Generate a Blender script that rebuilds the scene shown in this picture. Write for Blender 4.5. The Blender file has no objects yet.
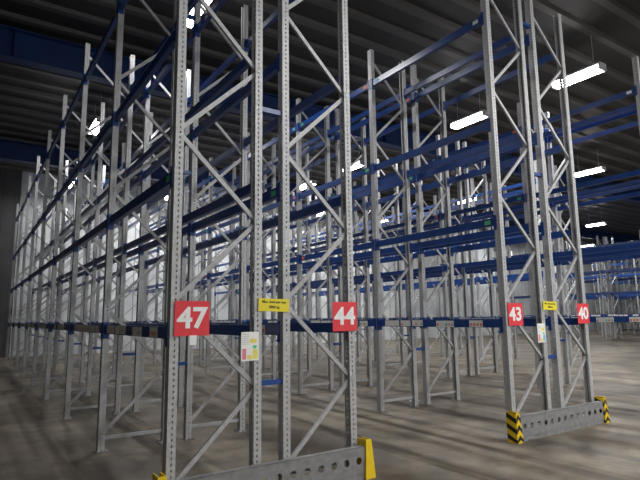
import bpy, bmesh, math, random
from mathutils import Vector, Matrix
random.seed(7)
scene = bpy.context.scene
COL = scene.collection
EYE=1.65; D=4.62; FW=0.90; GAP=0.24; BAY=2.7; NB=8; H=6.8
YW=28.5; ROOF=8.9
LEVELS=[1.53,2.97,4.42,6.1]

# ---------------------------------------------------------------- materials
def mat(name, col=(.5,.5,.5), rough=.5, metal=0.0, emit=None, estr=1.0, noise=None, bump=0.0, nscale=8.0):
    m=bpy.data.materials.new(name); m.use_nodes=True
    nt=m.node_tree; b=nt.nodes['Principled BSDF']
    b.inputs['Base Color'].default_value=(*col,1); b.inputs['Roughness'].default_value=rough
    b.inputs['Metallic'].default_value=metal
    if emit:
        b.inputs['Emission Color'].default_value=(*emit,1); b.inputs['Emission Strength'].default_value=estr
    if noise:
        tc=nt.nodes.new('ShaderNodeTexCoord'); n=nt.nodes.new('ShaderNodeTexNoise')
        n.inputs['Scale'].default_value=nscale; n.inputs['Detail'].default_value=6
        r=nt.nodes.new('ShaderNodeValToRGB')
        r.color_ramp.elements[0].position=.3; r.color_ramp.elements[1].position=.7
        r.color_ramp.elements[0].color=(*col,1); r.color_ramp.elements[1].color=(*noise,1)
        nt.links.new(tc.outputs['Object'],n.inputs['Vector']); nt.links.new(n.outputs['Fac'],r.inputs['Fac'])
        nt.links.new(r.outputs['Color'],b.inputs['Base Color'])
        if bump:
            bp=nt.nodes.new('ShaderNodeBump'); bp.inputs['Strength'].default_value=bump
            nt.links.new(n.outputs['Fac'],bp.inputs['Height']); nt.links.new(bp.outputs['Normal'],b.inputs['Normal'])
    return m

M_galv=mat('galvanised_steel',(.40,.405,.41),.45,.15,noise=(.53,.535,.54),nscale=30)
M_brace=mat('galvanised_brace',(.37,.375,.38),.48,.15,noise=(.49,.495,.50),nscale=20)
M_blue=mat('blue_beam_paint',(.012,.052,.22),.28,0,noise=(.018,.070,.28),nscale=5)
M_dkblue=mat('dark_blue_steel_paint',(.010,.038,.15),.5,0,noise=(.017,.052,.19),nscale=2)
M_red=mat('sign_red',(.78,.045,.06),.4)
M_white=mat('sign_white',(.92,.92,.92),.4)
M_yel=mat('sign_yellow',(.85,.72,.03),.45)
M_guard=mat('guard_yellow',(.88,.62,.01),.4,noise=(.80,.54,.01),nscale=12)
M_black=mat('matte_black',(.012,.012,.012),.5)
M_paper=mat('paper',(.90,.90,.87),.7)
M_pink=mat('label_and_glint_pink',(.8,.25,.35),.6)
M_orange=mat('label_and_glint_orange',(.85,.22,.05),.6)
M_green=mat('label_and_glint_green',(.10,.60,.25),.6)
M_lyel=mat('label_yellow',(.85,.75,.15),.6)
M_cyan=mat('label_and_glint_cyan',(.2,.5,.75),.6)
M_tube=mat('fluorescent_diffuser',(1,1,1),.4,emit=(1,.96,.95),estr=24)
M_house=mat('fixture_housing',(.6,.6,.6),.5)
M_plate=mat('barrier_steel',(.20,.20,.205),.5,.1,noise=(.30,.30,.30),nscale=14)

def post_material():
    m=mat('perforated_upright_steel',(.40,.405,.41),.45,.15,noise=(.53,.535,.54),nscale=30)
    nt=m.node_tree; N=nt.nodes; L=nt.links
    b=N['Principled BSDF']; out=N['Material Output']
    uv=N.new('ShaderNodeUVMap'); sep=N.new('ShaderNodeSeparateXYZ'); L.new(uv.outputs[0],sep.inputs[0])
    def mth(op,a,bv=None):
        n=N.new('ShaderNodeMath'); n.operation=op
        for i,v in enumerate((a,bv)):
            if v is None: continue
            if isinstance(v,(int,float)): n.inputs[i].default_value=v
            else: L.new(v,n.inputs[i])
        return n.outputs[0]
    u=mth('DIVIDE',mth('SUBTRACT',mth('ABSOLUTE',sep.outputs[0]),.025),.0075)
    v=mth('DIVIDE',mth('SUBTRACT',mth('FRACT',mth('DIVIDE',sep.outputs[1],.05)),.5),.25)
    r=mth('ADD',mth('MULTIPLY',u,u),mth('MULTIPLY',v,v))
    hole=mth('LESS_THAN',r,1.0)
    tr=N.new('ShaderNodeBsdfTransparent'); mx=N.new('ShaderNodeMixShader')
    L.new(hole,mx.inputs[0]); L.new(b.outputs[0],mx.inputs[1]); L.new(tr.outputs[0],mx.inputs[2])
    L.new(mx.outputs[0],out.inputs[0])
    return m
M_post=post_material()

def floor_material():
    m=mat('worn_concrete_floor',(.2,.17,.13),.4); nt=m.node_tree; N=nt.nodes; L=nt.links; b=N['Principled BSDF']
    tc=N.new('ShaderNodeTexCoord')
    n1=N.new('ShaderNodeTexNoise'); n1.inputs['Scale'].default_value=.6; n1.inputs['Detail'].default_value=9; n1.inputs['Roughness'].default_value=.6
    n2=N.new('ShaderNodeTexNoise'); n2.inputs['Scale'].default_value=2.2; n2.inputs['Detail'].default_value=12; n2.inputs['Roughness'].default_value=.65
    for n in (n1,n2): L.new(tc.outputs['Object'],n.inputs['Vector'])
    r1=N.new('ShaderNodeValToRGB'); e=r1.color_ramp.elements
    e[0].position=.38; e[0].color=(.105,.086,.060,1); e[1].position=.60; e[1].color=(.285,.243,.182,1)
    L.new(n1.outputs['Fac'],r1.inputs['Fac'])
    r2=N.new('ShaderNodeValToRGB'); e=r2.color_ramp.elements
    e[0].position=.38; e[0].color=(.56,.55,.54,1); e[1].position=.60; e[1].color=(1,1,1,1)
    L.new(n2.outputs['Fac'],r2.inputs['Fac'])
    mp=N.new('ShaderNodeMapping'); mp.inputs['Scale'].default_value=(2.4,.10,1); mp.inputs['Rotation'].default_value=(0,0,.06)
    L.new(tc.outputs['Object'],mp.inputs['Vector'])
    n3=N.new('ShaderNodeTexNoise'); n3.inputs['Scale'].default_value=1.4; n3.inputs['Detail'].default_value=3; L.new(mp.outputs[0],n3.inputs['Vector'])
    r3=N.new('ShaderNodeValToRGB'); e=r3.color_ramp.elements
    e[0].position=.38; e[0].color=(.62,.61,.60,1); e[1].position=.48; e[1].color=(1,1,1,1); L.new(n3.outputs['Fac'],r3.inputs['Fac'])
    prev=r1.outputs['Color']
    for c in (r2.outputs['Color'],r3.outputs['Color']):
        mx=N.new('ShaderNodeMix'); mx.data_type='RGBA'; mx.blend_type='MULTIPLY'; mx.inputs[0].default_value=1
        L.new(prev,mx.inputs[6]); L.new(c,mx.inputs[7]); prev=mx.outputs[2]
    L.new(prev,b.inputs['Base Color'])
    rr=N.new('ShaderNodeMapRange'); rr.inputs[3].default_value=.42; rr.inputs[4].default_value=.70
    L.new(n2.outputs['Fac'],rr.inputs[0]); L.new(rr.outputs[0],b.inputs['Roughness'])
    bp=N.new('ShaderNodeBump'); bp.inputs['Strength'].default_value=.08; L.new(n2.outputs['Fac'],bp.inputs['Height']); L.new(bp.outputs[0],b.inputs['Normal'])
    return m
M_floor=floor_material()

def wall_material(name,c1,c2,rough=.4,pitch=1.2,axis=0):
    m=mat(name,c1,rough); nt=m.node_tree; N=nt.nodes; L=nt.links; b=N['Principled BSDF']
    tc=N.new('ShaderNodeTexCoord'); sep=N.new('ShaderNodeSeparateXYZ'); L.new(tc.outputs['Object'],sep.inputs[0])
    d=N.new('ShaderNodeMath'); d.operation='DIVIDE'; d.inputs[1].default_value=pitch; L.new(sep.outputs[axis],d.inputs[0])
    f=N.new('ShaderNodeMath'); f.operation='FRACT'; L.new(d.outputs[0],f.inputs[0])
    g=N.new('ShaderNodeMath'); g.operation='GREATER_THAN'; g.inputs[1].default_value=.04; L.new(f.outputs[0],g.inputs[0])
    n=N.new('ShaderNodeTexNoise'); n.inputs['Scale'].default_value=.8; n.inputs['Detail'].default_value=5; L.new(tc.outputs['Object'],n.inputs['Vector'])
    r=N.new('ShaderNodeValToRGB'); r.color_ramp.elements[0].color=(*c2,1); r.color_ramp.elements[1].color=(*c1,1)
    r.color_ramp.elements[0].position=.3; r.color_ramp.elements[1].position=.6
    L.new(n.outputs['Fac'],r.inputs['Fac'])
    mx=N.new('ShaderNodeMix'); mx.data_type='RGBA'; L.new(g.outputs[0],mx.inputs[0])
    mx.inputs[6].default_value=(c2[0]*.5,c2[1]*.5,c2[2]*.5,1); L.new(r.outputs['Color'],mx.inputs[7])
    L.new(mx.outputs[2],b.inputs['Base Color'])
    bp=N.new('ShaderNodeBump'); bp.inputs['Strength'].default_value=.3; bp.inputs['Distance'].default_value=.05
    L.new(n.outputs['Fac'],bp.inputs['Height']); L.new(bp.outputs[0],b.inputs['Normal'])
    return m
M_wallw=wall_material('white_insulated_panel',(.70,.73,.74),(.46,.49,.52),.35)
M_walld=wall_material('grey_cladding_panel',(.12,.12,.125),(.07,.07,.08),.6,axis=1)
M_wallk=wall_material('dark_cladding_panel',(.085,.085,.09),(.05,.05,.055),.6,pitch=.5,axis=0)
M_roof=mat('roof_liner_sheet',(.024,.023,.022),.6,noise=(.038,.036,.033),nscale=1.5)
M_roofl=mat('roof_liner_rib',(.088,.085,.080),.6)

# ---------------------------------------------------------------- mesh builder
class MB:
    def __init__(s,name,mats): s.bm=bmesh.new(); s.uv=s.bm.loops.layers.uv.new('UVMap'); s.name=name; s.mats=mats
    def quad(s,pts,mi=0,uvs=None):
        vs=[s.bm.verts.new(p) for p in pts]; f=s.bm.faces.new(vs); f.material_index=mi
        if uvs:
            for l,u in zip(f.loops,uvs): l[s.uv].uv=u
        else:
            for l in f.loops: l[s.uv].uv=(5,0)
        return f
    def box(s,lo,hi,mi=0,uvf=None,mtx=None):
        x0,y0,z0=lo; x1,y1,z1=hi
        c=[Vector(p) for p in ((x0,y0,z0),(x1,y0,z0),(x1,y1,z0),(x0,y1,z0),(x0,y0,z1),(x1,y0,z1),(x1,y1,z1),(x0,y1,z1))]
        w=[mtx@p for p in c] if mtx else c
        vs=[s.bm.verts.new(p) for p in w]
        for idx in ((0,3,2,1),(4,5,6,7),(0,1,5,4),(1,2,6,5),(2,3,7,6),(3,0,4,7)):
            f=s.bm.faces.new([vs[i] for i in idx]); f.material_index=mi
            for l,i in zip(f.loops,idx): l[s.uv].uv = uvf(c[i]) if uvf else (5,0)
    def bar(s,p0,p1,w,t,mi=0):
        p0=Vector(p0); p1=Vector(p1); d=(p1-p0); L=d.length; d.normalize()
        n=Vector((0,1,0)); side=n.cross(d)
        m=Matrix((( d.x,n.x,side.x,p0.x),(d.y,n.y,side.y,p0.y),(d.z,n.z,side.z,p0.z),(0,0,0,1)))
        # C channel: web + two lips
        s.box((0,-t/2,-w/2),(L,-t/2+.004,w/2),mi,mtx=m)
        s.box((0,-t/2+.004,-w/2),(L,t/2,-w/2+.004),mi,mtx=m)
        s.box((0,-t/2+.004,w/2-.004),(L,t/2,w/2),mi,mtx=m)
    def cyl(s,c,r,h,axis='Z',mi=0,n=12,r2=None):
        r2=r if r2 is None else r2
        a=[];b=[]
        for k in range(n):
            t=2*math.pi*k/n; ca,sa=math.cos(t),math.sin(t)
            if axis=='Z': p=(c[0]+r*ca,c[1]+r*sa,c[2]); q=(c[0]+r2*ca,c[1]+r2*sa,c[2]+h)
            elif axis=='Y': p=(c[0]+r*ca,c[1],c[2]+r*sa); q=(c[0]+r2*ca,c[1]+h,c[2]+r2*sa)
            else: p=(c[0],c[1]+r*ca,c[2]+r*sa); q=(c[0]+h,c[1]+r2*ca,c[2]+r2*sa)
            a.append(s.bm.verts.new(p)); b.append(s.bm.verts.new(q))
        fs=[s.bm.faces.new([a[k],a[(k+1)%n],b[(k+1)%n],b[k]]) for k in range(n)]
        fs+= [s.bm.faces.new(a[::-1]), s.bm.faces.new(b)]
        for f in fs:
            f.material_index=mi
            for l in f.loops: l[s.uv].uv=(5,0)
    def mesh(s,recalc=True):
        if recalc: bmesh.ops.recalc_face_normals(s.bm,faces=s.bm.faces)
        me=bpy.data.meshes.new(s.name); s.bm.to_mesh(me); s.bm.free()
        for m in s.mats: me.materials.append(m)
        return me
def obj(name,me,parent=None,loc=(0,0,0)):
    o=bpy.data.objects.new(name,me); COL.objects.link(o); o.location=loc
    if parent: o.parent=parent
    return o
def empty(name,loc=(0,0,0)):
    return obj(name,None,None,loc)

# ---------------------------------------------------------------- rack geometry
PD=.08; PW=.10; T=.003
def build_posts(nb):
    mb=MB('uprights',[M_post,M_plate,M_galv])
    for k in range(nb+1):
        y=k*BAY
        for sx in (0,1):
            def X(a): return a if sx==0 else FW-a
            def bx(xa,ya,xb,yb,uvf):
                x0,x1=sorted((X(xa),X(xb))); mb.box((x0,y+ya,.008),(x1,y+yb,H),0,uvf)
            web=lambda p:(p.y-y,p.z)
            xc=X(.043)
            fl=lambda p:((p.x-xc)+.025 if sx==0 else (xc-p.x)+.025,p.z)
            bx(0,-PW/2,T,PW/2,web)
            bx(T,-PW/2,PD,-PW/2+T,fl)
            bx(T,PW/2-T,PD,PW/2,fl)
            bx(PD-T,-PW/2+T,PD,-PW/2+.02,None)
            bx(PD-T,PW/2-.02,PD,PW/2-T,None)
            x0,x1=sorted((X(-.02),X(.12)))
            mb.box((x0,y-.085,0),(x1,y+.085,.008),1)
            mb.cyl((X(.10),y-.065,.008),.011,.02,mi=2,n=6); mb.cyl((X(.10),y+.065,.008),.011,.02,mi=2,n=6)
    return mb.mesh()
def build_braces(nb):
    mb=MB('bracing',[M_brace])
    xa=.055; xb=FW-.055; st=.80
    for k in range(nb+1):
        y=k*BAY
        mb.bar((xa,y,.16),(xb,y,.16),.04,.03)
        z=.20; left=True
        while z+st<H-.1:
            p0=(xa if left else xb,y,z+.02); p1=(xb if left else xa,y,z+st-.02)
            mb.bar(p0,p1,.042,.028)
            for p in (p0,p1): mb.cyl((p[0],y-.056,p[2]),.010,.112,'Y',n=6)
            z+=st; left=not left
    return mb.mesh()
def build_beams(nb):
    mb=MB('beams',[M_blue,M_dkblue])
    bh=.11; bt=.045
    for k in range(nb):
        y0=k*BAY+PW/2+.004; y1=(k+1)*BAY-PW/2-.004
        for z in LEVELS:
            for sx in (0,1):
                def X(a): return a if sx==0 else FW-a
                x0,x1=sorted((X(.012),X(.012+bt)))
                mb.box((x0,y0,z-bh/2),(x1,y1,z+bh/2),0)
                x0,x1=sorted((X(.0575),X(.068)))
                mb.box((x0,y0,z-bh/2),(x1,y1,z+bh/2-.03),0)
                for ya,yb in ((y0-.045,y0+.003),(y1-.003,y1+.045)):
                    x0,x1=sorted((X(-.006),X(0)))
                    mb.box((x0,ya,z-.12),(x1,yb,z+.09),0)
                for ya,yb in ((y0,y0+.006),(y1-.006,y1)):
                    x0,x1=sorted((X(-.006),X(.07)))
                    mb.box((x0,ya,z-.12),(x1,yb,z+.09),0)
    return mb.mesh()
def build_labels_and_glints(nb):
    mb=MB('shelf_labels_and_glints',[M_paper,M_pink,M_green,M_lyel,M_cyan,M_orange])
    for k in range(nb):
        for sx in (0,1):
            X=(lambda a:a) if sx==0 else (lambda a:FW-a)
            y=k*BAY+.2+random.random()*.5
            while y<(k+1)*BAY-.55:
                w=random.choice((.24,.36,.48)); 
                x0,x1=sorted((X(.0095),X(.012)))
                z=LEVELS[0]+random.uniform(-.006,.006)
                mb.box((x0,y,z-.048),(x1,y+w,z+.048),0)
                x0,x1=sorted((X(.0085),X(.0095)))
                for j in range(int(w/.06)):
                    if random.random()<.22:
                        mb.box((x0,y+.012+j*.06,z-.03),(x1,y+.045+j*.06,z+.006),random.choice((1,2,3,4,5)))
                y+=w+random.choice((.03,.04,.05,.30))
            for z in LEVELS[1:]:  # colour patches painted in as reflected glints on the upper beams
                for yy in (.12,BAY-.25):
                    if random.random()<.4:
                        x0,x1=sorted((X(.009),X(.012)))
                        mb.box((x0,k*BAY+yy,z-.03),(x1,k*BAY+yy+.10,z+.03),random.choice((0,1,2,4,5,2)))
    return mb.mesh()
def build_spacers(nb):
    mb=MB('row_spacers',[M_blue])
    for k in range(nb+1):
        for z in (1.03,3.8,6.3):
            mb.box((FW,k*BAY-.03,z-.025),(FW+GAP,k*BAY+.03,z+.025),0)
    return mb.mesh()
SETS={nb:(build_posts(nb),build_braces(nb),build_beams(nb),build_labels_and_glints(nb),build_spacers(nb)) for nb in (8,6)}
WROW=2*FW+GAP
ROWX=[1.485,6.15,10.86]
rows=[(x,D,8) for x in ROWX]+[(15.56,D+2*BAY,6)]+[(x,D,8) for x in (34.5,39.2,43.9,48.6)]
for x,y0,nb in rows:
    P_,Br,Be,La,Sp=SETS[nb]
    for j in (0,1):
        e=empty('pallet_racking',(x+j*(FW+GAP),y0,0))
        obj('uprights',P_,e); obj('bracing',Br,e); obj('beams',Be,e); obj('shelf_labels_and_glints',La,e)
        if j==0: obj('row_spacers',Sp,e)

# ---------------------------------------------------------------- end barrier
def build_barrier(length):
    mb=MB('rack_end_barrier',[M_plate,M_galv])
    hgt=.27; z0=.05; n=max(1,int(round(length/.16))); cw=length/n; seg=16; R=.036
    for face_y in (0,.004):
      for i in range(n):
        cx=(i+.5)*cw; cz=z0+hgt/2
        circ=[];sq=[]
        for k in range(seg):
            t=2*math.pi*(k+.5)/seg; c,s=math.cos(t),math.sin(t)
            circ.append((cx+R*c,face_y,cz+R*s))
            hx,hz=cw/2,hgt/2
            q=min(hx/abs(c) if abs(c)>1e-6 else 9, hz/abs(s) if abs(s)>1e-6 else 9)
            sq.append((cx+q*c,face_y,cz+q*s))
        for k in range(seg):
            k2=(k+1)%seg
            mb.quad([circ[k],sq[k],sq[k2],circ[k2]])
            a,b=sq[k],sq[k2]
            if abs(a[0]-b[0])>1e-6 and abs(a[2]-b[2])>1e-6:
                corner=(cx+math.copysign(cw/2,(a[0]+b[0])/2-cx),face_y,cz+math.copysign(hgt/2,(a[2]+b[2])/2-cz))
                mb.quad([a,corner,b])
    mb.box((0,0,z0+hgt-.004),(length,.07,z0+hgt)); mb.box((0,0,z0),(length,.07,z0+.004))
    mb.box((0,.066,z0+hgt-.03),(length,.07,z0+hgt-.004)); mb.box((0,.066,z0+.004),(length,.07,z0+.03))
    mb.box((0,.0,0.0),(length,.006,z0),0)
    for fx in (.12,length-.22):
        mb.box((fx,.0,0),(fx+.1,.085,.008),1); mb.box((fx+.02,.008,.008),(fx+.08,.07,z0),1)
    return mb.mesh(False)
def build_guard(stripes):
    mb=MB('guard',[M_guard,M_black])
    w=.13; d=.15; h=.38; tp=.03
    def P(x,y,z):
        f=z/h; return (x*(1-f)+(math.copysign(max(abs(x)-tp,0.0),x))*f, y+tp*f*.8, z)
    def slab(x0,x1,y0,y1):
        b=[P(x0,y0,0),P(x1,y0,0),P(x1,y1,0),P(x0,y1,0)]
        t=[P(x0,y0,h),P(x1,y0,h),P(x1,y1,h),P(x0,y1,h)]
        v=b+t
        for idx in ((0,3,2,1),(4,5,6,7),(0,1,5,4),(1,2,6,5),(2,3,7,6),(3,0,4,7)): mb.quad([v[i] for i in idx])
    slab(-w/2,w/2,0,.012); slab(-w/2,-w/2+.012,.012,d); slab(w/2-.012,w/2,.012,d)
    if stripes:
        e=.002
        for c in (-.02,.11,.24,.37):
            def cl(z): return min(max(z,0.0),h)
            th=.06
            for sgn in (-1,1):
                pts=[(0,c+.06),(sgn*w/2,c),(sgn*w/2,c+th),(0,c+th+.06)]
                mb.quad([(lambda q:(q[0],q[1]-e,q[2]))(P(x,0,cl(z))) for x,z in pts],1)
                pts=[(0,c),(d,c+.07),(d,c+.07+th),(0,c+th)]
                mb.quad([(lambda q:(q[0]+sgn*e,q[1],q[2]))(P(sgn*w/2,y,cl(z))) for y,z in pts],1)
    return mb.mesh(False)
g_plain=build_guard(False); g_str=build_guard(True)
for i,x in enumerate(ROWX):
    e=empty('rack_end_barrier',(x,D-.175,0))
    obj('perforated_rail',build_barrier(WROW-.0),e)
    gm=g_plain if i==0 else g_str
    for xx in (-.07,WROW+.05):
        o=obj('corner_protector',gm,e,(xx,-.03,0))

# ---------------------------------------------------------------- signs
def text_mesh(txt,size,offset,m,sx=1.0):
    c=bpy.data.curves.new('txt','FONT'); c.body=txt; c.size=size; c.align_x='CENTER'; c.align_y='CENTER'
    c.offset=offset; c.extrude=.0008
    o=bpy.data.objects.new('t',c); COL.objects.link(o)
    dg=bpy.context.evaluated_depsgraph_get(); dg.update()
    me=bpy.data.meshes.new_from_object(o.evaluated_get(dg)); bpy.data.objects.remove(o)
    me.materials.clear(); me.materials.append(m)
    me.transform(Matrix.Rotation(math.pi/2,4,'X')@Matrix.Diagonal((sx,1,1,1)))
    return me
def plate(name,x,z,w,h,m,txts,y=D-.062,tm=None,tilt=0.0,border=None):
    e=empty(name,(x,y,z)); e.rotation_euler=(0,tilt,0)
    mb=MB('plate',[m]); mb.box((-w/2,-.002,-h/2),(w/2,.002,h/2)); me=mb.mesh()
    o=obj('plate',me,e)
    bv=o.modifiers.new('b','BEVEL'); bv.width=.0008
    for (t,sz,off,dz,sx) in txts:
        obj('lettering',text_mesh(t,sz,off,tm,sx),e,(0,-.0035,dz))
    return e
def bracket(e,x,z):
    mb=MB('bracket',[M_galv]); mb.box((x-.012,.002,z-.02),(x+.012,.012,z+.02)); obj('bracket',mb.mesh(),e)
A=ROWX[0]; B=ROWX[1]
def sgn(x,t):
    e=plate('rack_number_sign',x,1.655,.325,.31,M_red,[(t,.255,.0075,-.004,1.08)],tm=M_white)
    bracket(e,-.1 if t in('47','43') else .1,.08)
sgn(1.68,'47'); sgn(3.385,'44'); sgn(B+.195,'43'); sgn(B+WROW-.13,'40')
for x0 in (A,B):
    plate('safety_notice_sign',x0+WROW/2+.01,1.775,.345,.125,M_yel,[('Max. load per bay',.034,.0006,.03,1.1),('3000 kg',.034,.0006,-.02,1.1)],tm=M_black,tilt=.03)
    e=plate('paper_notice',x0+FW-.13,1.385,.185,.27,M_paper,[],y=D-.062)
    mb=MB('printed_marks',[M_pink,M_green,M_lyel,M_cyan,M_house])
    mb.box((-.08,-.003,-.12),(-.04,-.002,-.02),0); mb.box((.0,-.003,.03),(.07,-.002,.07),2)
    mb.box((-.03,-.003,-.12),(.02,-.002,-.08),2); mb.box((.03,-.003,-.12),(.08,-.002,-.03),3 if x0==B else 2)
    for i in range(6): mb.box((-.08,-.003,.11-i*.018),(-.01,-.002,.116-i*.018),4)
    mb.box((.03,-.003,-.02),(.07,-.002,.01),1)
    obj('printed_marks',mb.mesh(),e)
    bracket(e,.07,.1)
e=plate('location_tag',1.69,1.462,.065,.085,M_paper,[],y=D-.066)

# ---------------------------------------------------------------- room shell
X0,X1,Y0=-5.5,58.0,-6.0
def slab(name,lo,hi,m):
    mb=MB(name,[m]); mb.box(lo,hi); return obj(name,mb.mesh())
slab('floor',(X0,Y0,-.15),(X1,YW,0),M_floor)
slab('wall_back',(1.75,YW,-.15),(X1,YW+.2,ROOF+.3),M_wallw)
slab('wall_back_cladding',(X0,YW,-.15),(1.75,YW+.2,ROOF+.3),M_wallk)
slab('wall_left',(X0-.2,Y0,-.15),(X0,YW,ROOF+.3),M_walld)
slab('wall_right',(X1,Y0,-.15),(X1+.2,YW,ROOF+.3),M_wallw)
slab('wall_front',(X0,Y0-.2,-.15),(X1,Y0,ROOF+.3),M_wallw)
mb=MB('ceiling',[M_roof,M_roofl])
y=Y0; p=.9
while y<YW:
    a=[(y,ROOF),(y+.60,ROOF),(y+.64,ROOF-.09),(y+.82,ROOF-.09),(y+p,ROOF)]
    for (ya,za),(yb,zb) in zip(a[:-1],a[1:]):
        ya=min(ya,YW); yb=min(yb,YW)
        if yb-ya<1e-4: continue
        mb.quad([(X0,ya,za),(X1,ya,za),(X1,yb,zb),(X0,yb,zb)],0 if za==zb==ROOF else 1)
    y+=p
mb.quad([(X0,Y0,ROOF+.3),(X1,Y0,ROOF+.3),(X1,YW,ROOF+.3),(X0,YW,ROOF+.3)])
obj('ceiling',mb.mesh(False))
for yy in (3.3,14.2,23.6):
    mb=MB('roof_rafter',[M_dkblue]); zt=ROOF-.092; zb=zt-.78
    mb.box((X0,yy-.17,zb),(X1,yy+.17,zb+.04)); mb.box((X0,yy-.17,zt-.03),(X1,yy+.17,zt)); mb.box((X0,yy-.01,zb+.04),(X1,yy+.01,zt-.03))
    x=X0+2
    while x<X1:
        mb.box((x-.01,yy-.14,zb+.04),(x+.01,yy+.14,zt-.03)); x+=4
    obj('roof_rafter',mb.mesh())

# ---------------------------------------------------------------- lights
mbt=MB('diffuser',[M_tube])
mbt.box((-.13,-.62,-.13),(.13,.62,-.005)); me_t=mbt.mesh()
mbh=MB('housing',[M_house])
mbh.box((-.15,-.68,.0),(.15,.68,.05)); mbh.box((-.15,-.68,-.13),(.15,-.63,.0)); mbh.box((-.15,.63,-.13),(.15,.68,.0))
LZ=7.88
for yy in (-.45,.45): mbh.cyl((0,yy,.05),.006,ROOF-.12-LZ-.05,n=6)
me_h=mbh.mesh()
ld=bpy.data.lights.new('tube_light','AREA'); ld.shape='RECTANGLE'; ld.size=.3; ld.size_y=1.25; ld.energy=200; ld.color=(1.0,.99,.975)
def lamp(x,yy,en):
    e=empty('fluorescent_light_fixture',(x,yy,LZ))
    obj('housing',me_h,e); obj('diffuser',me_t,e)
    l=ld.copy(); l.energy=en
    obj('lamp',l,e,(0,0,-.145))
for x,yy,en in [(3.38,9.35,120),(3.05,17.3,130),(3.45,25.4,110),
    (12.9,6.9,250),(12.9,10.5,170),(12.9,16.6,150),(12.9,20.2,150),(12.9,25.6,170),
    (22.3,11.8,320),(22.3,18.5,200),(22.3,25.6,220),(30,8,250),(36.2,19,300),(36.2,25.6,220),(47,14,250),(47,25.6,220),
    (8.2,25.6,210),(17.5,25.6,200),
    (1.0,-2.5,115),(6.5,-.8,250),(6.5,-4.2,200),(12.5,-.8,400),(12.5,-4.2,240),(18.5,.5,360),(27,0,250),(36,0,250)]:  # this row: unseen fixtures, added to brighten the rack fronts
    lamp(x,yy,en)
# floor litter
mb=MB('litter',[M_paper])
mb.quad([(0,0,.002),(.16,.02,.012),(.18,.11,.02),(.02,.1,.006)]); mb.quad([(.16,.02,.012),(.24,.0,.003),(.25,.1,.004),(.18,.11,.02)])
obj('paper_scrap',mb.mesh(),None,(7.3,7.7,0))

# world
w=bpy.data.worlds.new('world'); scene.world=w; w.use_nodes=True
w.node_tree.nodes['Background'].inputs[0].default_value=(.5,.5,.5,1); w.node_tree.nodes['Background'].inputs[1].default_value=.05

# ---------------------------------------------------------------- camera
cam=bpy.data.cameras.new('camera'); co=bpy.data.objects.new('camera',cam); COL.objects.link(co)
cam.sensor_width=36; cam.lens=520/640*36
yaw=math.radians(34); p=math.radians(8.45); r=.013
fwd=Vector((math.sin(yaw)*math.cos(p),math.cos(yaw)*math.cos(p),math.sin(p)))
right=Vector((math.cos(yaw),-math.sin(yaw),0)); up=right.cross(fwd)
r2=right*math.cos(r)-up*math.sin(r); u2=up*math.cos(r)+right*math.sin(r)
R=Matrix((r2,u2,-fwd)).transposed().to_4x4()
co.matrix_world=Matrix.Translation((0,0,EYE))@R
scene.camera=co
scene.view_settings.view_transform='Standard'
scene.view_settings.exposure=0
